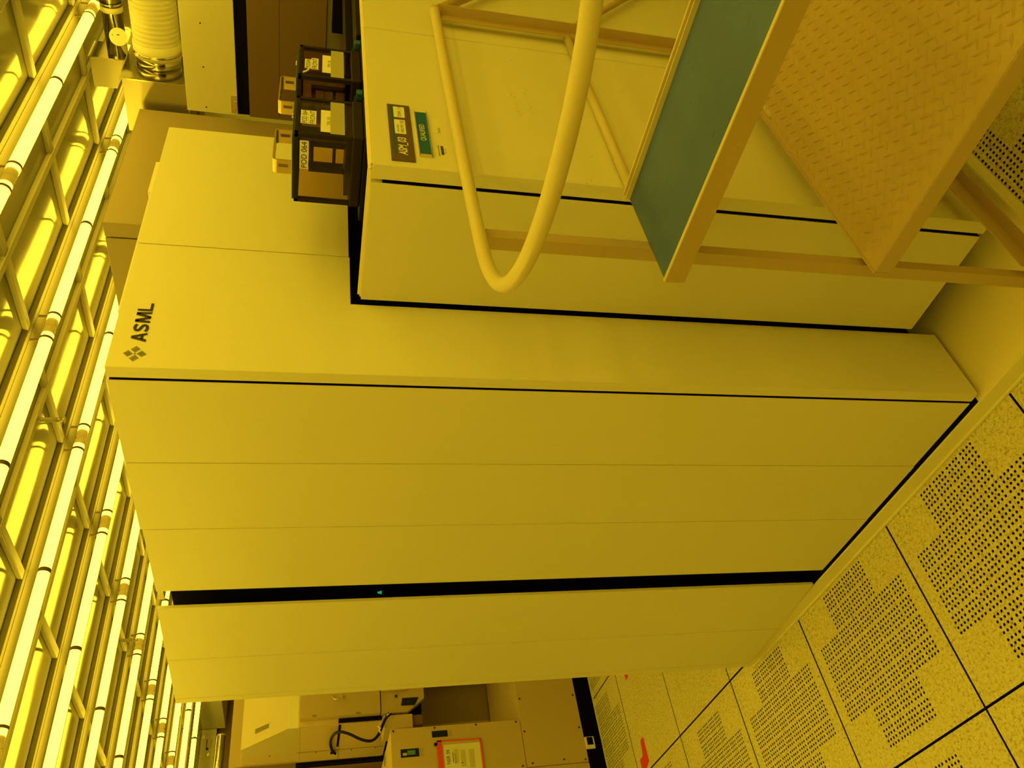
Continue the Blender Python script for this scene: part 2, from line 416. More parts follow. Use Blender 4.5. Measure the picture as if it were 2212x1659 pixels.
# dark slot between side panels and door
sl = MB().box(.12, .13, .284, .345, .06, 2.09).box(-.003, .12, .272, .2835, .06, 2.09)
sl.done('slot_lining', SHADOW, LM)
bx('slot_bracket', PAINT, LM, -.012, .03, .286, .345, 2.097, 2.112)
bx('slot_bracket', RAILD, LM, .02, .06, .290, .33, 2.05, 2.088)
bx('slot_edge', BROWN, LM, .03, .034, .312, .320, .08, 2.06, .0005)
MB().tube([(.020, .404, 1.500), (.020, .404, 1.512)], [.0055, .002], 12).done('indicator_light', mat('green_led', (.02, .3, .2), .3, emis=(.01, .55, .22), est=.6), LM)
# door, slightly ajar
def door_pt(y, off): 
    t = (y - .362) / (.94 - .362); return (-.030 - .022 * t + off, y)
def door_piece(name, y0, y1, z0, z1, o0=0., o1=.03, m=PAINT):
    a, b = door_pt(y0, o0), door_pt(y1, o0); c, d = door_pt(y1, o1), door_pt(y0, o1)
    return MB().prism([a, b, c, d], 'z', z0, z1, .001).done(name, m, LM)
door_piece('door', .362, .655, .059, 2.117, 0., .010)
door_piece('door', .658, .912, .056, 2.117)
door_piece('door_edge', .9145, .945, .053, 2.117)
bx('door_post', PAINT, LM, -.020, .02, .950, .985, .05, 2.10)
MB().tube([(-.040, .918, .075), (-.045, .918, .075)], .003, 8).tube([(-.040, .918, 2.06), (-.045, .918, 2.06)], .003, 8).done('door_screw', INK, LM)
# tall rear body
bx('rear_body', TAN, LM, 1.222, 1.999, 0.0, .060, 1.2, 2.425, .002)
bx('rear_body', TAN, LM, 1.222, 1.999, .066, 1.6, 2.0, 2.425, .002)
bx('body_seam', SHADOW, LM, 1.228, 1.98, .058, .068, 1.6, 2.408, .0)
# logo and lettering
def logo():
    b = MB(); cx, cz, y = .0155, 2.066, -.5783
    def stripe(c, d, l, w_):
        c = Vector(c); d = Vector(d).normalized(); nn = Vector((-d.y, d.x))
        q = [c + d * l / 2 + nn * w_ / 2, c - d * l / 2 + nn * w_ / 2, c - d * l / 2 - nn * w_ / 2, c + d * l / 2 - nn * w_ / 2]
        b.face([(p.x, y, p.y) for p in q])
    d1, d2 = Vector((1, 1)).normalized(), Vector((1, -1)).normalized()
    for (ox, oz, d, e) in ((-.0125, 0, d1, d2), (.0125, 0, d1, d2), (0, .0125, d2, d1), (0, -.0125, d2, d1)):
        for k in range(5):
            c = Vector((cx + ox, cz + oz)) + e * (k - 2) * .0028
            stripe(c, d, .0125, .0013)
    stripe((cx, cz), (1, 0), .006, .0008); stripe((cx, cz), (0, 1), .006, .0008)
    b.done('logo', INK, LM)
logo()
def asml():
    b = MB(); y = -.5783; z0, z1 = 2.0512, 2.0802; H = z1 - z0
    def F(pts, x0, W): b.face([(x0 + p[0] * W, y, z0 + p[1] * H) for p in pts])
    W = .026; x = .050                           # A
    F([(0, 0), (.26, 0), (.62, 1), (.36, 1)], x, W); F([(.62, 1), (.50, .70), (.80, 0), (1.02, 0)], x, W); F([(.22, .22), (.30, .40), (.70, .40), (.70, .22)], x, W)
    x = .079; W = .0235                           # S as a thick stroke
    pts = []
    for t in range(11): a = math.radians(20 + t * 16 + 0); pts.append((.5 + .36 * math.cos(a), .70 + .19 * math.sin(a)))
    pts = [(.90, .80), (.78, .88), (.5, .91), (.25, .86), (.14, .73), (.22, .60), (.5, .51), (.78, .41), (.87, .27), (.75, .13), (.5, .09), (.22, .12), (.08, .20)]
    w_ = .115
    for i in range(len(pts) - 1):
        p, q = Vector((pts[i][0] * W, pts[i][1] * H)), Vector((pts[i + 1][0] * W, pts[i + 1][1] * H)); d = (q - p).normalized(); nn = Vector((-d.y, d.x)) * w_ * W * 1.05; p = p - d * .0006; q = q + d * .0006
        b.face([(x + v.x, y - .00002 * i, z0 + v.y) for v in (p + nn, p - nn, q - nn, q + nn)])
    x = .1065; W = .033                          # M
    F([(0, 0), (.17, 0), (.24, 1), (.05, 1)], x, W); F([(.83, 0), (1, 0), (.95, 1), (.76, 1)], x, W)
    F([(.05, 1), (.30, 1), (.58, 0), (.40, 0)], x, W); F([(.95, 1), (.70, 1), (.42, 0), (.60, 0)], x, W)
    x = .1425; W = .0245                         # L
    F([(.0, 0), (.24, 0), (.24, 1), (.0, 1)], x, W); F([(.24, 0), (1, 0), (1, .19), (.24, .19)], x, W)
    b.done('logo_lettering', INK, LM)
asml()

# wing cabinet to the right of the machine with a dark band and brown lower wall
WC = thing('wing_cabinet', 'pale side cabinet with black band and brown lower wall, below the hose', 'cabinet', (2.0, -.3, 0))
bx('upper_panel', PAINT, WC, 2.0, 2.35, -1.6, -.015, 2.047, 2.243, .002)
bx('black_band', SHADOW, WC, 2.012, 2.35, -1.6, -.016, 1.995, 2.052, .0)
bx('lower_panel', BROWN, WC, 2.0, 2.35, -1.6, -.015, 1.881, 2.0, .001)
bx('lower_panel', BROWN, WC, 2.0, 2.35, -1.6, -.015, 1.705, 1.880, .001)
bx('dark_strip', OLIVE, WC, 2.006, 2.35, -1.6, -.015, 1.652, 1.7045, .0)
bx('shelf_strip', BROWN, WC, 2.004, 2.35, -1.6, -.015, 1.626, 1.6525, .001)
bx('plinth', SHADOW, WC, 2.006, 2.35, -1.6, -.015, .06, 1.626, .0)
lt = bx('latch', BRUSHED, WC, 1.994, 2.0, -.103, -.028, 2.046, 2.072, .001)
bx('latch_recess', RAILD, lt, 1.992, 1.9945, -.093, -.038, 2.047, 2.066, .001)
bx('latch_tongue', BRUSHED, lt, 1.988, 1.993, -.083, -.048, 2.047, 2.058, .001)
for y in (-.038, -.208, -.38):
    MB().tube([(2.0, y, 2.169), (1.998, y, 2.169)], .003, 8).done('screw', INK, WC)
MB().tube([(2.0, -.515, 1.871), (1.994, -.515, 1.871)], .004, 10).tube([(2.0, -.52, 1.860), (1.996, -.52, 1.860)], .004, 10).done('screw', BRUSHED, WC)
bx('dark_box', SHADOW, WC, 1.95, 2.0, -.60, -.43, 1.626, 1.685, .003)

# steel exhaust boxes, hose and pipe above the wing cabinet
EX = thing('exhaust_box', 'polished steel exhaust box that the big white hose plugs into', 'duct', (2.1, 0, 2.243))
MB().prism([(-.105, 2.2435), (.03, 2.2435), (.12, 2.30), (.13, 2.40), (.12, 2.484), (-.105, 2.484)], 'x', 2.03, 2.40, .001).done('box_body', mat('satin_steel', (.46, .43, .38), .34, .9), EX)
bx('box_flange', STEEL, EX, 2.026, 2.41, -.109, -.1052, 2.2436, 2.492, .0)
EX2 = thing('exhaust_box', 'smaller polished steel box on top, where the bare metal pipe ends', 'duct', (2.35, 0, 2.49))
MB().prism([(-.083, 2.51), (.045, 2.55), (.045, 2.64), (-.083, 2.64)], 'x', 2.225, 2.36, .001).done('box_body', MATS['satin_steel'], EX2)
bx('box_flange', STEEL, EX2, 2.221, 2.364, -.087, -.0832, 2.505, 2.644, .0)
HS = thing('flexible_hose', 'thick ribbed white hose clamped onto a polished steel collar', 'hose', (2.2, -.6, 2.37))
hc = (2.19, 0, 2.366)
def hose():
    pts = []; rr = []
    y = -.205; k = 0
    while y > -1.6:
        pts.append((hc[0], y, hc[2])); rr.append((.088, .0885, .0878, .0845)[k % 4]); y -= (.006, .006, .0035, .0035)[k % 4]; k += 1
    return MB().tube(pts, rr, 40)
hose().done('ribbed_hose', HOSE, HS)
MB().tube([(hc[0], -.207, hc[2]), (hc[0], -.200, hc[2]), (hc[0], -.1995, hc[2]), (hc[0], -.150, hc[2])], [.0885, .091, .0925, .0925], 40).done('hose_cuff', HOSE, HS)
MB().ring((hc[0], -.168, hc[2]), 'y', .0920, .0945, .010, 40).box(hc[0] - .070, hc[0] - .058, -.174, -.160, hc[2] + .062, hc[2] + .074).done('hose_clamp', STEEL, HS)
MB().tube([(hc[0], -.15, hc[2]), (hc[0], -.128, hc[2]), (hc[0], -.1095, hc[2])], .086, 40).done('steel_collar', STEEL, HS)
PP = thing('steel_pipe', 'polished steel pipe with a round white disc tag, beside the white hose', 'pipe', (2.285, -.5, 2.54))
pc = (2.285, 0, 2.541)
MB().tube([(pc[0], -.0875, pc[2]), (pc[0], -.6, pc[2]), (pc[0], -1.6, pc[2])], .0395, 32).done('pipe', STEEL, PP)
MB().ring((pc[0], -.272, pc[2]), 'y', .040, .043, .022, 32).done('pipe_collar', HOSE, PP)
MB().ring((pc[0], -.292, pc[2]), 'y', .0402, .044, .010, 32).done('hose_clamp', STEEL, PP)
def disc():
    c = Vector((2.205, -.190, 2.513)); nrm = Vector((-.80, -.45, -.40)).normalized()
    return MB().tube([c, c + nrm * .003], .034, 28), c, nrm
d_, dc, dn = disc(); d_.done('disc_tag', PAPER, PP)
MB().tube([dc + dn * .0035 + Vector((-.006, -.010, .022)), dc + dn * .0035 + Vector((-.002, .006, .014)), dc + dn * .0035 + Vector((.004, .012, .004))], .0014, 6).done('tag_mark', INK, PP)
MB().tube([dc, (pc[0] - .04, -.19, pc[2] - .01)], .010, 10).done('tag_stem', BLACK, PP)

# ------------------------------------------------------------------ wafer loader (box in front of the machine)
LD = thing('loader_cabinet', 'tall pale loader cabinet with name plate and green sign, behind the steel platform', 'cabinet', (.2, -.94, .05))
fp = MB().box(.2, .8285, -.94, -.93, .150, 1.622, .0012); fp.box(.2, .212, -.931, -.9070, .150, 1.622, .001)
fp.done('front_panel', PAINT, LD)
bx('front_panel', PAINT, LD, .8315, 1.62, -.94, -.93, .150, 1.622, .0012)
bx('front_panel', PAINT, LD, 1.623, 1.93, -.94, -.93, .150, 1.622, .0012)
bx('side_panel', PAINT, LD, .2, .212, -.8985, -.592, .152, 1.6225, .0012)
bx('gap_seal', SHADOW, LD, .2015, .213, -.9002, -.8986, .155, 1.60, 0)
MB().box(.213, 1.92, -.927, -.60, .165, 1.598).done('inner_body', SHADOW, LD)
MB().box(.2005, 1.93, -.9395, -.9365, 1.6222, 1.6262, .0008).box(.2005, 1.93, -.930, -.927, 1.6222, 1.6305, .0008).box(.2005, .2035, -.9395, -.60, 1.6222, 1.6262, .0008).box(.2075, .2105, -.930, -.60, 1.6222, 1.6305, .0008).box(.212, 1.93, -.9295, -.917, 1.598, 1.6205, .0008).box(.2125, .226, -.9, -.595, 1.598, 1.6205, .0008).done('top_lip', BASEP, LD)
MB().box(.226, 1.93, -.917, -.47, 1.598, 1.612).done('top_tray', SHADOW, LD)
for (x, y) in ((.35, -.86), (.35, -.66), (1.9, -.86)):
    MB().tube([(x, y, .0563), (x, y, .064), (x, y, .165)], [.03, .012, .012], 14).done('levelling_foot', BLACK, LD)
# scuffs on the front panel
sc = MB(); rr_ = random.Random(3)
for k in range(60):
    a = rr_.random(); x = .600 - .14 * a + rr_.uniform(-.004, .004); z = 1.283 - .035 * (k % 2) - a * .004 + rr_.uniform(-.008, .008); l = rr_.uniform(.001, .004)
    sc.face([(x, -.9403, z), (x + l, -.9403, z - .0004), (x + l, -.9403, z + .0005), (x, -.9403, z + .0006)])
for (x, z, dx, dz) in ((.312, 1.143, .006, -.003), (.200, 1.178, .005, .002), (.215, 1.165, .004, 0), (.745, 1.26, .004, -.001)):
    sc.face([(x, -.9403, z), (x + dx, -.9403, z + dz), (x + dx, -.9403, z + dz + .0012), (x, -.9403, z + .0012)])
sc.done('scuff_marks', mat('scuff', (.30, .22, .14), .6), LD)
# name plate
NP = thing('name_plate', 'dark bronze plate reading ASM_03 with two stuck-on paper tags', 'sign', (.33, -.942, 1.56))
bx('plate', BRONZE, NP, .2185, .4435, -.9435, -.9402, 1.5365, 1.5845, .0006)
bx('green_stripe', GREEN, NP, .237, .441, -.94375, -.9434, 1.5725, 1.5765, 0)
text_part('lettering', 'ASM_03', WHITE, NP, .2385, .306, 1.548, 1.569, -.9438, bold=.02, italic=.12)
bx('paper_tag', PAPER, NP, .3205, .378, -.9439, -.9434, 1.5495, 1.5725, 0)
text_part('lettering', 'JOA1824', INK, NP, .3255, .357, 1.5625, 1.5675, -.9441)
text_part('lettering', 'FEED ME Y.EB', INK, NP, .3255, .374, 1.5535, 1.5600, -.9441)
bx('paper_tag', PAPER, NP, .388, .433, -.9439, -.9434, 1.5485, 1.572, 0)
text_part('lettering', 'TSW_11', INK, NP, .3895, .4315, 1.5545, 1.5635, -.9441)
QS = thing('status_sign', 'green sliding sign reading QUALIFIED in a small aluminium holder', 'sign', (.33, -.942, 1.51))
qh = MB().box(.244, .4225, -.9425, -.9402, 1.5005, 1.5275)
qh.box(.244, .4225, -.9465, -.9425, 1.5258, 1.5275, .0004).box(.244, .4225, -.9465, -.9425, 1.4998, 1.5022, .0004).box(.244, .2465, -.9465, -.9425, 1.4998, 1.5275, .0004)
qh.done('holder', BRUSHED, QS)
bx('green_card', GREEN, QS, .2465, .420, -.9440, -.9426, 1.5022, 1.5258, 0)
text_part('lettering', 'QUALIFIED', WHITE, QS, .302, .367, 1.5075, 1.5205, -.9442)
SN = thing('small_label', 'small blank-looking white sticker with tiny script, below the green sign', 'label', (.375, -.9405, 1.482))
bx('sticker', mat('sticker_paper', (.80, .78, .70), .5), SN, .342, .408, -.9406, -.9402, 1.4725, 1.4915, 0)
text_part('lettering', 'OmniG', INK, SN, .345, .366, 1.475, 1.481, -.9408)
BC = thing('barcode_label', 'tiny barcode sticker low under the green sign', 'label', (.272, -.9405, 1.48))
bc = MB()
for k in range(15):
    x = .2595 + k * .0023; bc.face([(x, -.9405, 1.4745), (x + .0015, -.9405, 1.4745), (x + .0015, -.9405, 1.4805), (x, -.9405, 1.4805)])
bc.done('bars', INK, BC)
text_part('lettering', 'SERIAL NUMBER', INK, BC, .253, .296, 1.4835, 1.4862, -.9405)
text_part('lettering', '021 72', INK, BC, .265, .283, 1.470, 1.4725, -.9405)

# ------------------------------------------------------------------ reticle pods on the loader
def arm(x0, label):
    t = thing('pod_port', label, 'load port', (x0 + .08, -.8, 1.612), 'black pod ports on the loader top')
    bx('port_base', BLACK, t, x0 - .004, x0 + .166, -.911, -.70, 1.6122, 1.632, .003)
    bx('port_latch', GREEN, t, x0 + .185, x0 + .205, -.912, -.895, 1.632, 1.645, .001)
    bx('port_bracket', BLACK, t, x0 + .170, x0 + .215, -.911, -.70, 1.6122, 1.632, .003)
    bx('port_bracket', BLACK, t, x0 + .174, x0 + .208, -.895, -.72, 1.632, 1.650, .003)
    return t
def pod(x0, num, label, second):
    y0, y1 = -.905, -.737; x1 = x0 + .157; zb, zt = 1.632, 1.775
    t = thing('reticle_pod', label, 'pod', ((x0 + x1) / 2, -.82, zb), 'clear reticle pods on the loader')
    bx('pod_base', FRAMEB, t, x0 - .002, x1 + .002, y0 - .002, y1 + .002, zb + .0005, 1.656, .003)
    f = MB(); e = .010
    for (a, b) in ((x0, y0), (x1 - e, y0), (x0, y1 - e), (x1 - e, y1 - e)): f.box(a, a + e, b, b + e, 1.656, zt, .001)
    f.box(x0, x1, y0, y0 + e, zt - .009, zt, .001).box(x0, x1, y1 - e, y1, zt - .009, zt, .001).box(x0, x0 + e, y0, y1, zt - .009, zt, .001).box(x1 - e, x1, y0, y1, zt - .009, zt, .001)
    f.done('pod_frame', FRAMEB, t)
    bx('lid', TEALED, t, x0 + .004, x1 - .004, y0 + .010, y1 - .004, zt, zt + .0045, .001)
    MB().box(x0 + .010, x1 - .010, y0 + .002, y0 + .0035, 1.656, zt - .009).box(x0 + .002, x0 + .0035, y0 + .010, y1 - .010, 1.656, zt - .009).box(x1 - .0035, x1 - .002, y0 + .010, y1 - .010, 1.656, zt - .009).box(x0 + .01, x1 - .01, y1 - .0035, y1 - .002, 1.656, zt - .009).done('window', PODGLASS, t)
    # inner cassette: black H-shaped carrier
    h = MB(); xi = x0 + .045
    for (ya, yb_, za, zb2) in ((-.862, -.85, 1.657, 1.745), (-.80, -.788, 1.657, 1.745), (-.85, -.80, 1.735, 1.745), (-.85, -.80, 1.688, 1.695)):
        h.box(xi, xi + .004, ya, yb_, za, zb2)
    h.box(xi, xi + .004, -.895, -.875, 1.657, 1.765)
    h.box(x0 + .02, x1 - .02, -.89, -.75, 1.6565, 1.668)
    h.done('carrier', BLACK, t)
    # handle: flat gold strap bent into a loop
    hx0, hx1, yh0, yh1, th = x0 - .020, x0 + .105, -.850, -.818, .0035
    if second: hx0, hx1 = x0 - .026, x0 + .098
    prof = []; R = .009; zt2 = 1.817 + (0.001 if second else .001); zb3 = zt + .0045
    def arc(cx, cz, r, a0, a1): return [(cx + r * math.cos(math.radians(a)), cz + r * math.sin(math.radians(a))) for a in [a0 + (a1 - a0) * i / 5 for i in range(6)]]
    outer = [(hx0, zb3)] + arc(hx0 + R, zt2 - R, R, 180, 90) + arc(hx1 - R, zt2 - R, R, 90, 0) + [(hx1, zb3)]
    inner = [(hx1 - th, zb3)] + arc(hx1 - R, zt2 - R, R - th, 0, 90) + arc(hx0 + R, zt2 - R, R - th, 90, 180) + [(hx0 + th, zb3)]
    hd = MB(); L = outer; I = inner[::-1]
    for i in range(len(L) - 1):
        a, b, c, d = L[i], L[i + 1], I[i + 1], I[i]
        hd.prism([a, b, c, d], 'y', yh0, yh1)
    bmesh.ops.remove_doubles(hd.bm, verts=hd.bm.verts[:], dist=1e-5)
    hh = hd.done('handle', mat('gold_strap', (.80, .62, .42), .28, .9), t)
    MB().box(hx0 - .0012, hx0 - .0002, yh0 + .010, yh0 + .016, 1.786, 1.806).done('handle_slot', GOLD_SLOT, hh)
    MB().box(hx1 - th - .0012, hx1 - th - .0002, yh0 + .010, yh0 + .016, 1.786, 1.806).done('handle_slot', GOLD_SLOT, hh)
    sx = x1 - .02
    for q in (0, .012): MB().tube([(sx - q, -.87, zt + .0045), (sx - q, -.87, zt + .0085)], .0025, 10).done('lid_screw', BRUSHED, t)
    lx = x0 + .157 - .157
    # paper labels behind/at the front window
    yf = y0 - .0006
    def paper(name, m, a, b, c, d, off=0.):
        return bx(name, m, t, a, b, y0 + .0012 - off, y0 + .0019 - off, c, d, 0)
    ft = [(.044, .100, 1.7475, 1.7635), (.044, .100, 1.7315, 1.7470)] if not second else [(.042, .088, 1.746, 1.7610), (.040, .096, 1.7305, 1.7465)]
    for q, (a, b, c, d) in zip((num, 'FRONT'), ft):
        p = paper('paper_label', PAPER, x0 + a, x0 + b, c, d); text_part('lettering', q, INK, p, x0 + a + .002, x0 + b - .002, c + .0025, d - .0025, y0 + .0009)
    a, b, c, d = (.017, .108, 1.688, 1.722) if not second else (.030, .118, 1.690, 1.7215)
    p = paper('paper_label', PAPER, x0 + a, x0 + b, c, d)
    text_part('lettering', 'TFL 01', INK, p, x0 + a + .028, x0 + a + .062, 1.702, 1.709, y0 + .0009)
    paper('tape_strip', TAPE, x0 + .0105, x0 + .1465, 1.672, 1.702, .0004)
    if not second:
        p = bx('side_label', PAPER, t, x0 + .0008, x0 + .0015, -.888, -.821, 1.7455, 1.7635, 0)
        # letters read along -Y on the face that looks toward -X
        o = text_part('lettering', 'POD 064', INK, p, -.824, -.885, 1.7485, 1.7605, x0 + .0004, axis='x')
    else:
        MB().tube([(x0 + .018, y0 + .0008, 1.764), (x0 + .024, y0 + .0008, 1.757), (x0 + .036, y0 + .0008, 1.752), (x0 + .044, y0 + .0008, 1.750)], .0022, 6).done('curled_tape', PAPER, t)
    return t
arm(.35, 'black load port under the nearer reticle pod')
arm(.607, 'black load port under the farther reticle pod')
pod(.350, 'POD 064', 'nearer reticle pod, clear-sided with black frame, labelled POD 064', False)
pod(.605, 'POD044', 'farther reticle pod, clear-sided with black frame, labelled POD044', True)
bx_ = MB().box(.86, 1.9, -.905, -.72, 1.6122, 1.640, .002).box(1.0, 1.9, -.80, -.70, 1.640, 1.66, .002)
tag(bx_.done('load_port_rail', BLACK), 'long black rail on the loader top beyond the farther pod', 'load port')

# ------------------------------------------------------------------ access platform with handrail
AP = thing('access_platform', 'steel access platform with looped handrail, teal shelf and diamond-plate deck in the foreground', 'platform', (.4, -1.3, 0))
YF, YN = -.98, -1.64; XP = -.10; XB = .87
def angle_post(x, y, z0, z1, sx, sy, name='post'):
    l, t_ = .030, .0035
    P = [(0, 0), (l, 0), (l, t_), (t_, t_), (t_, l), (0, l)]
    return MB().prism([(x + sx * a, y + sy * b) for a, b in P], 'z', z0, z1, .0004).done(name, RAILD, AP)
MB().prism([(-.0355, -.957), (-.011, -.957), (-.011, -.9535), (-.032, -.9535), (-.032, -.929), (-.0355, -.929)], 'z', .0513, 1.4365, .0004).done('post', RAILD, AP)
angle_post(XP, YN, .0, 1.437, 1, 1)
angle_post(.921, -.957, .0, 1.437, -1, -1); angle_post(.885, YN, .0, 1.440, -1, 1)
def hoop():
    z = 1.4455; pts = []
    pts += [(.885, YF - .005, z), (.6, YF - .002, z), (.3, YF + .003, z), (.05, YF + .002, z)]
    cy = (YF + YN) / 2; xe = -.385
    # rounded end
    for a in range(0, 181, 9):
        t = math.radians(a); s, c = math.sin(t), math.cos(t)
        px = -.03 + (xe + .03) * (abs(s) ** .72); py = cy + (YF - cy) * (1 if c > 0 else -1) * (abs(c) ** .92)
        pts.append((px, py, z))
    pts += [(.05, YN, z), (.5, YN, z), (.885, YN, z)]
    pts = [(-1.2032 + (p[0] + 1.2032) * 1.0142, -1.7904 + (p[1] + 1.7904) * 1.0142, z) for p in pts]
    # smooth by chaikin
    for _ in range(2):
        q = [pts[0]]
        for i in range(len(pts) - 1):
            a, b = Vector(pts[i]), Vector(pts[i + 1]); q += [tuple(a * .75 + b * .25), tuple(a * .25 + b * .75)]
        q.append(pts[-1]); pts = q
    return MB().tube(pts, .0125, 18)
hoop().done('handrail', RAIL, AP)
MB().tube([(.905, -.969, 1.4455), (.925, -.968, 1.436), (1.65, -.968, .87)], .0125, 16).done('sloping_handrail', RAILD, AP)
MB().tube([(.925, -.965, 1.078), (1.55, -.965, .58)], .010, 14).done('sloping_mid_rail', RAILD, AP)
MB().tube([(.905, -.952, 1.082), (.139, -.952, 1.092)], .0105, 14).done('mid_rail', RAIL, AP)
MB().tube([(.873, YF - .020, .636), (-.03, YF - .020, .636)], .011, 14).done('deck_rail', RAIL, AP)
MB().tube([(.873, YF - .012, .640), (.50, YF - .012, .640)], .0105, 14).done('deck_rail', RAIL, AP)
# teal shelf
MB().box(-.128, .128, YN, -.958, 1.102, 1.108).done('shelf', TEAL, AP)
MB().box(.1315, .1415, YN, -.9585, 1.0957, 1.100).done('shelf_groove', BROWN, AP)
ls = MB().prism([(-.140, 1.112), (-.134, 1.114), (-.130, 1.108), (-.128, 1.102), (-.132, 1.076), (-.138, 1.074)], 'y', YN, -.962)
ls.done('shelf_lip', RAILD, AP)
MB().box(-.1405, -.1335, YN, -.962, 1.112, 1.1148, .0006).done('shelf_lip_highlight', RAIL, AP)  # paler strip along the lip's top edge, a highlight put into the colour
MB().prism([(.1282, 1.092), (.147, 1.092), (.147, 1.119), (.142, 1.119), (.142, 1.0955), (.131, 1.0955), (.131, 1.118), (.1282, 1.118)], 'y', YN, -.958, .0004).done('shelf_rear_lip', RAIL, AP)
# diamond plate deck
def deck():
    b = MB(); z = .648; x0, x1, y0, y1 = -.080, .86, YN, -.975
    b.box(x0, x1, y0, y1, z - .005, z)
    def lug(cx, cy, ang):
        L, W_, H = .0155, .0026, .0030; c, s = math.cos(ang), math.sin(ang)
        def P(u, v, h): return (cx + u * c - v * s, cy + u * s + v * c, z + h)
        base = [P(L, 0, 0), P(L * .45, W_ * .85, 0), P(0, W_, 0), P(-L * .45, W_ * .85, 0), P(-L, 0, 0), P(-L * .45, -W_ * .85, 0), P(0, -W_, 0), P(L * .45, -W_ * .85, 0)]
        top = [P(L * .8, 0, H * .5), P(L * .4, W_ * .30, H * .9), P(0, W_ * .4, H), P(-L * .4, W_ * .30, H * .9), P(-L * .8, 0, H * .5), P(-L * .4, -W_ * .30, H * .9), P(0, -W_ * .4, H), P(L * .4, -W_ * .30, H * .9)]
        A = b.verts(base); B = b.verts(top)
        for i in range(8): b.bm.faces.new((A[i], A[(i + 1) % 8], B[(i + 1) % 8], B[i])).smooth = True
        b.bm.faces.new(B).smooth = True
    p = .0325; py = .0333
    for i in range(-2, 40):
        for j in range(-2, 26):
            cx, cy = .418 + (i - 16) * p, -1.2175 + (j - 13) * py
            if x0 + .016 < cx < x1 - .016 and y0 + .012 < cy < y1 - .012: lug(cx, cy, math.radians(45))
            cx, cy = cx + .0172, cy - .0137
            if x0 + .016 < cx < x1 - .016 and y0 + .012 < cy < y1 - .012: lug(cx, cy, math.radians(-45))
    b.done('deck_plate', PLATE, AP)
deck()
MB().prism([(-.083, .612), (-.055, .612), (-.055, .6155), (-.0795, .6155), (-.0795, .6475), (-.083, .6475)], 'y', YN, -.977, .0004).done('deck_edge', RAILD, AP)
MB().tube([(-.0795, -.99 - .0072 * k, .6475) for k in range(90)], [(.0016 + .0012 * random.random() * (k % 3 == 0)) for k in range(90)], 6).done('weld_bead', RAILD, AP)
bx('deck_edge', RAILD, AP, -.083, .86, -.9765, -.972, .612, .650, .0005)
# lower frame
MB().prism([(-1.008, .209), (-.9805, .209), (-.9805, .257), (-.984, .257), (-.984, .2125), (-1.008, .2125)], 'x', -.030, .86, .0004).done('lower_rail', RAILD, AP)
MB().box(-.100, -.0965, YN, -1.01, .180, .225, .0005).done('lower_rail', RAILD, AP)
MB().box(-.085, .86, -1.64, -1.6365, .20, .245, .0005).done('lower_rail', RAILD, AP)
for k in range(2):   # descending treads beyond the deck
    z = .43 - .215 * k; x = .90 + .28 * k
    bx('stair_tread', PLATE, AP, x, x + .28, YN, YF, z - .006, z, .001)
MB().prism([(.862, .648), (.862, .56), (1.55, .03), (1.66, .03)], 'y', YF - .004, YF, 0).done('stair_stringer', RAILD, AP)

# ------------------------------------------------------------------ stepper in the background
ST = thing('stepper_machine', 'pale stepper tool with a slanted bright hood behind the end of the big machine', 'machine', (1.0, 3.6, 0))
# sloped hood
MB().prism([(3.15, 1.787), (3.15, 1.7205), (3.56, 1.7205), (3.56, 2.066), (3.44, 2.066)], 'x', .685, 1.5, .001).done('hood', HOODP, ST)
def on_slope(x, y, z, d=.0006): return (x, y - d, z + d)
def slot():
    b = MB()
    # recessed grip on the slope: corners taken on the 45 degree face (u = along x, v = height fraction)
    def P(x, v, d): return (x, 3.15 + .29 * v - d, 1.787 + .278 * v + d)
    b.face([P(.743, .415, .001), P(.768, .415, .001), P(.771, .705, .001), P(.743, .71, .001)])
    return b
slot().done('hood_grip', OLIVE, ST)
gb = MB(); gb.face([(.771, 3.35, 1.984 + .002), (.768, 3.268, 1.905), (.793, 3.267, 1.903), (.794, 3.35, 1.984 + .002)]); gb.done('hood_grip_bevel', HOODP, ST)
bx('side_panel', PAINT2, ST, .685, .70, 3.151, 3.722, 1.19, 1.7195, .001)
bx('side_panel', PAINT2, ST, .80, .815, 3.60, 3.722, .476, .998, .001)
bx('back_body', PAINT2, ST, .690, 1.6, 3.565, 3.722, 1.7205, 2.07, .002)
bx('back_body', DIMP, ST, .685, 1.6, 3.7225, 3.734, 1.2, 2.15, .002)
MB().box(.705, 1.6, 3.16, 3.72, 1.0, 1.715).box(.72, 1.6, 3.145, 3.16, 1.0, 1.715).done('inner_body', SHADOW, ST)
bx('corner_strip', PAINT, ST, .684, 1.5, 3.149, 3.16, 1.730, 1.79, .001)
dr = bx('front_door', DOORP, ST, .714, 1.4, 3.085, 3.14, 1.255, 1.727, .003)
hd = MB().tube([(.835, 3.085, 1.536), (.815, 3.058, 1.536), (.800, 3.052, 1.530), (.800, 3.052, 1.480), (.815, 3.058, 1.474), (.835, 3.085, 1.474)], .0035, 8); hd.done('door_handle', BRUSHED, dr)
bx('vent_label', mat('label_grey', (.25, .20, .14), .5), dr, .717, .727, 3.0843, 3.0850, 1.63, 1.655, 0)
bx('vent_label', MATS['label_grey'], dr, .715, .726, 3.0843, 3.0850, 1.373, 1.40, 0)
bx('black_recess', SHADOW, ST, .693, .741, 3.130, 3.150, 1.245, 1.497, 0)
MB().tube([(.72, 3.13, 1.335), (.72, 3.118, 1.335)], .007, 12).done('recess_knob', BRUSHED, ST)
bx('front_strip', PAINT2, ST, .6855, .741, 3.139, 3.150, 1.50, 1.729, .001)
bx('front_strip', PAINT2, ST, .6855, .741, 3.139, 3.150, 1.19, 1.243, .001)
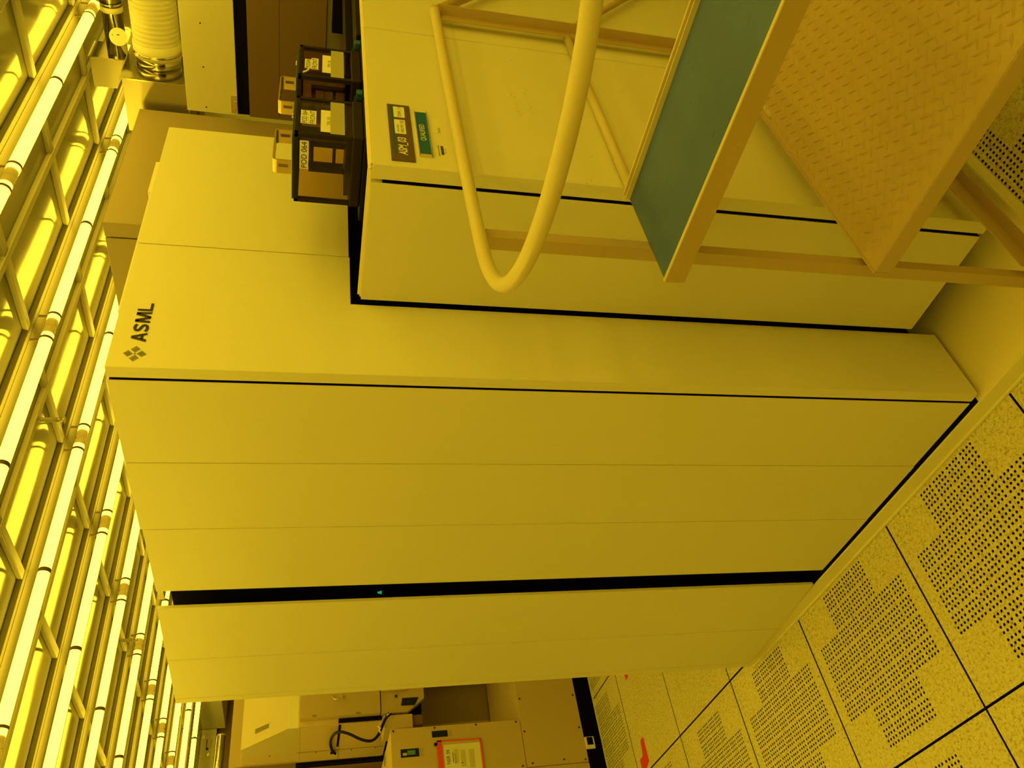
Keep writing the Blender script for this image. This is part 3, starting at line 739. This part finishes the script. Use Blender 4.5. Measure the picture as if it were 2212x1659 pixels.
lp = MB().prism([(.712, 1.250), (.712, 1.09), (.79, .985), (1.4, .985), (1.4, 1.250)], 'y', 3.095, 3.14, .002).done('lower_cover', DOORP, ST)
bx('lower_cover', DOORP, ST, .84, 1.4, 3.08, 3.0945, 1.09, 1.25, .002)
MB().prism([(.750, 1.131), (.796, 1.120), (.795, 1.020), (.748, 1.046)], 'y', 3.0925, 3.0945).done('display_window', SCREEN, lp)
MB().tube([(.81, 3.094, 1.158), (.81, 3.088, 1.158)], .008, 12).done('knob', INK, lp)
bx('side_box', PAINT2, ST, .62, .70, 3.10, 3.30, 1.064, 1.235, .003)
bx('side_box', BROWN, ST, .64, .70, 3.12, 3.30, 1.0, 1.063, .003)
for y, z in ((3.57, 1.9), (3.57, 1.62), (3.57, 1.4), (3.57, 1.25)):
    MB().tube([(.685, y, z), (.682, y, z)], .004, 8).done('screw', INK, ST)
bx('side_seam', INK, ST, .6838, .6848, 3.555, 3.558, 1.2, 1.735, 0)
bx('side_gap', SHADOW, ST, .6832, .6848, 3.152, 3.50, 1.484, 1.498, 0)
bx('dark_back', DIMP, ST, .816, 1.6, 3.60, 3.64, .476, 1.1, 0)
bx('dark_back', DIMP, ST, 1.08, 1.6, 3.50, 3.60, .476, 1.1, .002)
# cable loop on the stepper side
bx('cable_socket', SHADOW, ST, .6835, .6848, 3.578, 3.625, 1.512, 1.530, 0)
bx('cable_socket', PAPER, ST, .680, .6848, 3.590, 3.640, 1.488, 1.510, 0)
bx('side_joint', DIMP, ST, .6838, .6848, 3.50, 3.72, 1.478, 1.482, 0)
CB = thing('cable', 'thick black cable looping across the side of the stepper', 'cable', (.66, 3.1, 1.3))
cp = [(.705, 3.085, 1.205), (.69, 3.05, 1.199), (.675, 3.07, 1.228), (.640, 3.09, 1.246), (.585, 3.07, 1.268), (.55, 3.07, 1.300), (.545, 3.07, 1.335), (.565, 3.075, 1.386), (.60, 3.075, 1.443), (.635, 3.12, 1.498), (.655, 3.22, 1.530), (.665, 3.34, 1.541), (.668, 3.44, 1.536), (.670, 3.54, 1.518), (.676, 3.60, 1.500)]
for _ in range(2):
    q = [cp[0]]
    for i in range(len(cp) - 1):
        a, b = Vector(cp[i]), Vector(cp[i + 1]); q += [tuple(a * .75 + b * .25), tuple(a * .25 + b * .75)]
    q.append(cp[-1]); cp = q
MB().tube(cp, .0085, 12).done('cable_jacket', BLACK, CB)
MB().tube([(.708, 3.083, 1.205), (.698, 3.05, 1.199), (.69, 3.052, 1.208), (.682, 3.055, 1.222)], .0035, 8).done('yellow_wire', PAPER, CB)
MB().tube([(.585, 3.06, 1.262), (.60, 3.058, 1.270), (.61, 3.056, 1.262), (.625, 3.056, 1.278)], .005, 6).done('cable_tag', PAPER, CB)
# neighbour tool further left
NB = thing('tool_cabinet', 'dark brown-fronted tool cabinet past a black gap, left of the stepper', 'cabinet', (.66, 4.3, 0))
bx('side_panel', BROWN, NB, .665, .70, 3.79, 5.2, .1, 1.742, .002)
bx('cabinet_body', PAINT2, NB, .70, 1.6, 3.85, 5.2, .1, 1.74, .002)
for z in (1.52, 1.25): bx('door_slot', SHADOW, NB, .662, .666, 3.95, 4.0, z, z + .03, 0)
bx('black_edge', SHADOW, NB, .668, .72, 3.735, 3.79, .1, 1.742, 0)

# lower base cabinet
BCB = thing('base_cabinet', 'low pale cabinet on the floor under the box with the red-edged sleeve', 'cabinet', (.6, 3.2, 0))
bx('front_panel', PAINT2, BCB, .2475, 1.3, 2.83, 2.845, .107, .474, .001)
bx('end_panel', PAINT2, BCB, -.4, .244, 2.83, 2.845, .107, .474, .001)
bx('cabinet_body', PAINT2, BCB, -.4, 1.3, 2.846, 3.59, .108, .4735, .001)
bx('dark_plinth', SHADOW, BCB, -.4, 1.3, 2.86, 3.4, .0, .108, 0)
for x, z in ((.636, .458), (.636, .125), (.444, .459), (.443, .125), (.272, .252), (.262, .125), (.266, .440)):
    MB().tube([(x, 2.83, z), (x, 2.826, z)], .005, 10).done('screw', INK, BCB)
ft = bx('corner_bracket', PAPER, BCB, .315, .381, 2.815, 2.83, .054, .107, .001)
bx('bracket_hole', SHADOW, ft, .335, .378, 2.8143, 2.8152, .062, .098, 0)
bx('open_bay', OLIVE, BCB, -.1, .205, 2.828, 2.8295, .16, .44, 0)
# NSR box
NS = thing('control_box', 'pale control box with small dark windows, behind the red-edged paper sleeve', 'cabinet', (.2, 3.2, .475))
bx('front_panel', PAINT2, NS, -.4, .515, 2.83, 2.842, .477, 1.229, .001)
bx('box_body', PAINT2, NS, -.4, .514, 2.843, 3.6, .475, 1.2285, .001)
bx('side_hinge', BRUSHED, NS, .44, .50, 3.12, 3.2, 1.229, 1.235, .001)
for x, z in ((.503, 1.215), (.504, .98), (.504, .74), (.503, .502), (.256, .50)):
    MB().tube([(x, 2.83, z), (x, 2.825, z)], .005, 10).done('screw', INK, NS)
for (x0, x1, z0, z1, m_, nm) in ((.451, .487, .908, .998, SCREEN, 'display_window'), (.356, .401, 1.077, 1.179, SCREEN, 'display_window')):
    w_ = bx(nm, m_, NS, x0, x1, 2.8285, 2.8296, z0, z1, 0)
    bx('window_bezel', PAINT2, w_, x0 - .004, x1 + .004, 2.829, 2.8299, z0 - .004, z1 + .004, 0)
    if x0 < .4: bx('green_component', mat('green_board', (.10, .30, .25), .5), w_, .368, .392, 2.8278, 2.8284, 1.098, 1.142, 0); bx('component', PAINT2, w_, .366, .380, 2.8278, 2.8284, 1.145, 1.168, 0)
for (x0, x1, z0, z1) in ((.452, .486, .885, .902), (.357, .40, 1.052, 1.072)):
    bx('small_label', mat('label_tan', (.50, .40, .28), .5), NS, x0, x1, 2.8288, 2.8296, z0, z1, 0)
SL = thing('document_sleeve', 'clear document sleeve with bright red border showing a sheet headed NSR 34', 'sleeve', (.33, 2.82, .85))
MB().prism([(.428, .975), (.4225, .724), (.15, .724), (.15, .975)], 'y', 2.822, 2.8235).done('sleeve_backing', mat('sleeve_film', (.62, .50, .38), .3), SL)
MB().box(.15, .429, 2.8195, 2.8215, .949, .976).box(.15, .424, 2.8195, 2.8215, .722, .730).prism([(.429, .975), (.424, .723), (.418, .723), (.422, .975)], 'y', 2.8195, 2.8215).done('red_border', REDC, SL)
bx('paper_sheet', PAPER, SL, .15, .404, 2.8212, 2.8216, .731, .939, 0)
text_part('lettering', 'NSR 34', INK, SL, .300, .374, .907, .928, 2.8208)
for (x0, x1, z0, z1) in ((.305, .360, .889, .892), (.295, .35, .876, .878), (.30, .375, .86, .885), (.28, .37, .82, .848), (.297, .303, .838, .845), (.27, .37, .77, .80)):
    bx('print_block', mat('faint_print', (.66, .60, .46), .6) if z1 - z0 > .004 else INK, SL, x0, x1, 2.8207, 2.8211, z0, z1, 0)
bx('hook', BLACK, SL, .404, .418, 2.815, 2.83, .974, .990, .001)

# ------------------------------------------------------------------ far end, upper left
MB().box(2.15, 5.0, 5.9, 6.846, 2.45, 2.673).done('wall_bulkhead', PAINT, kind='structure')
HC = thing('overhead_cabinet', 'small pale overhead hatch box with latches at the far end, under the last tubes', 'cabinet', (1.9, 6.9, 2.53))
bx('cabinet_body', PAINT, HC, .9, 2.149, 6.85, 7.3, 2.531, 2.673, .002)
bx('hatch', PAINT, HC, 1.864, 2.089, 6.840, 6.8495, 2.538, 2.668, .002)
bx('latch', BRUSHED, HC, 2.06, 2.10, 6.825, 6.8395, 2.63, 2.668, .002)
bx('latch', BRUSHED, HC, 1.88, 1.91, 6.825, 6.8395, 2.575, 2.60, .002)
bx('print_block', INK, HC, 1.965, 2.045, 6.839, 6.8396, 2.608, 2.616, 0)
MB().tube([(1.953, 6.8392, 2.604), (1.953, 6.8385, 2.604)], .014, 16).done('round_mark', INK, HC)
bx('print_block', MATS['faint_print'], HC, 1.96, 2.05, 6.839, 6.8396, 2.56, 2.58, 0)
FW = thing('far_cabinet', 'brown upper cabinet strip seen below the overhead hatch at the far end', 'cabinet', (2, 7.0, 0))
bx('front_panel', BROWN, FW, .2, 3.6, 7.0, 7.4, .1, 2.53, .002)
DP = thing('foil_duct', 'shiny horizontal foil-wrapped pipe at the far left behind the stepper', 'duct', (.9, 5.2, 2.25))
MB().tube([(.2, 5.2, 2.338), (.8, 5.2, 2.338), (1.445, 5.2, 2.338)], .036, 28).done('duct_wrap', mat('crinkled_foil', (.82, .78, .70), .22, .95, bump=.12, bscale=14), DP)
MB().tube([(.2, 5.2, 2.338), (.9, 5.2, 2.338), (1.455, 5.2, 2.338)], .033, 12).done('duct_pipe', PAINT2, DP)
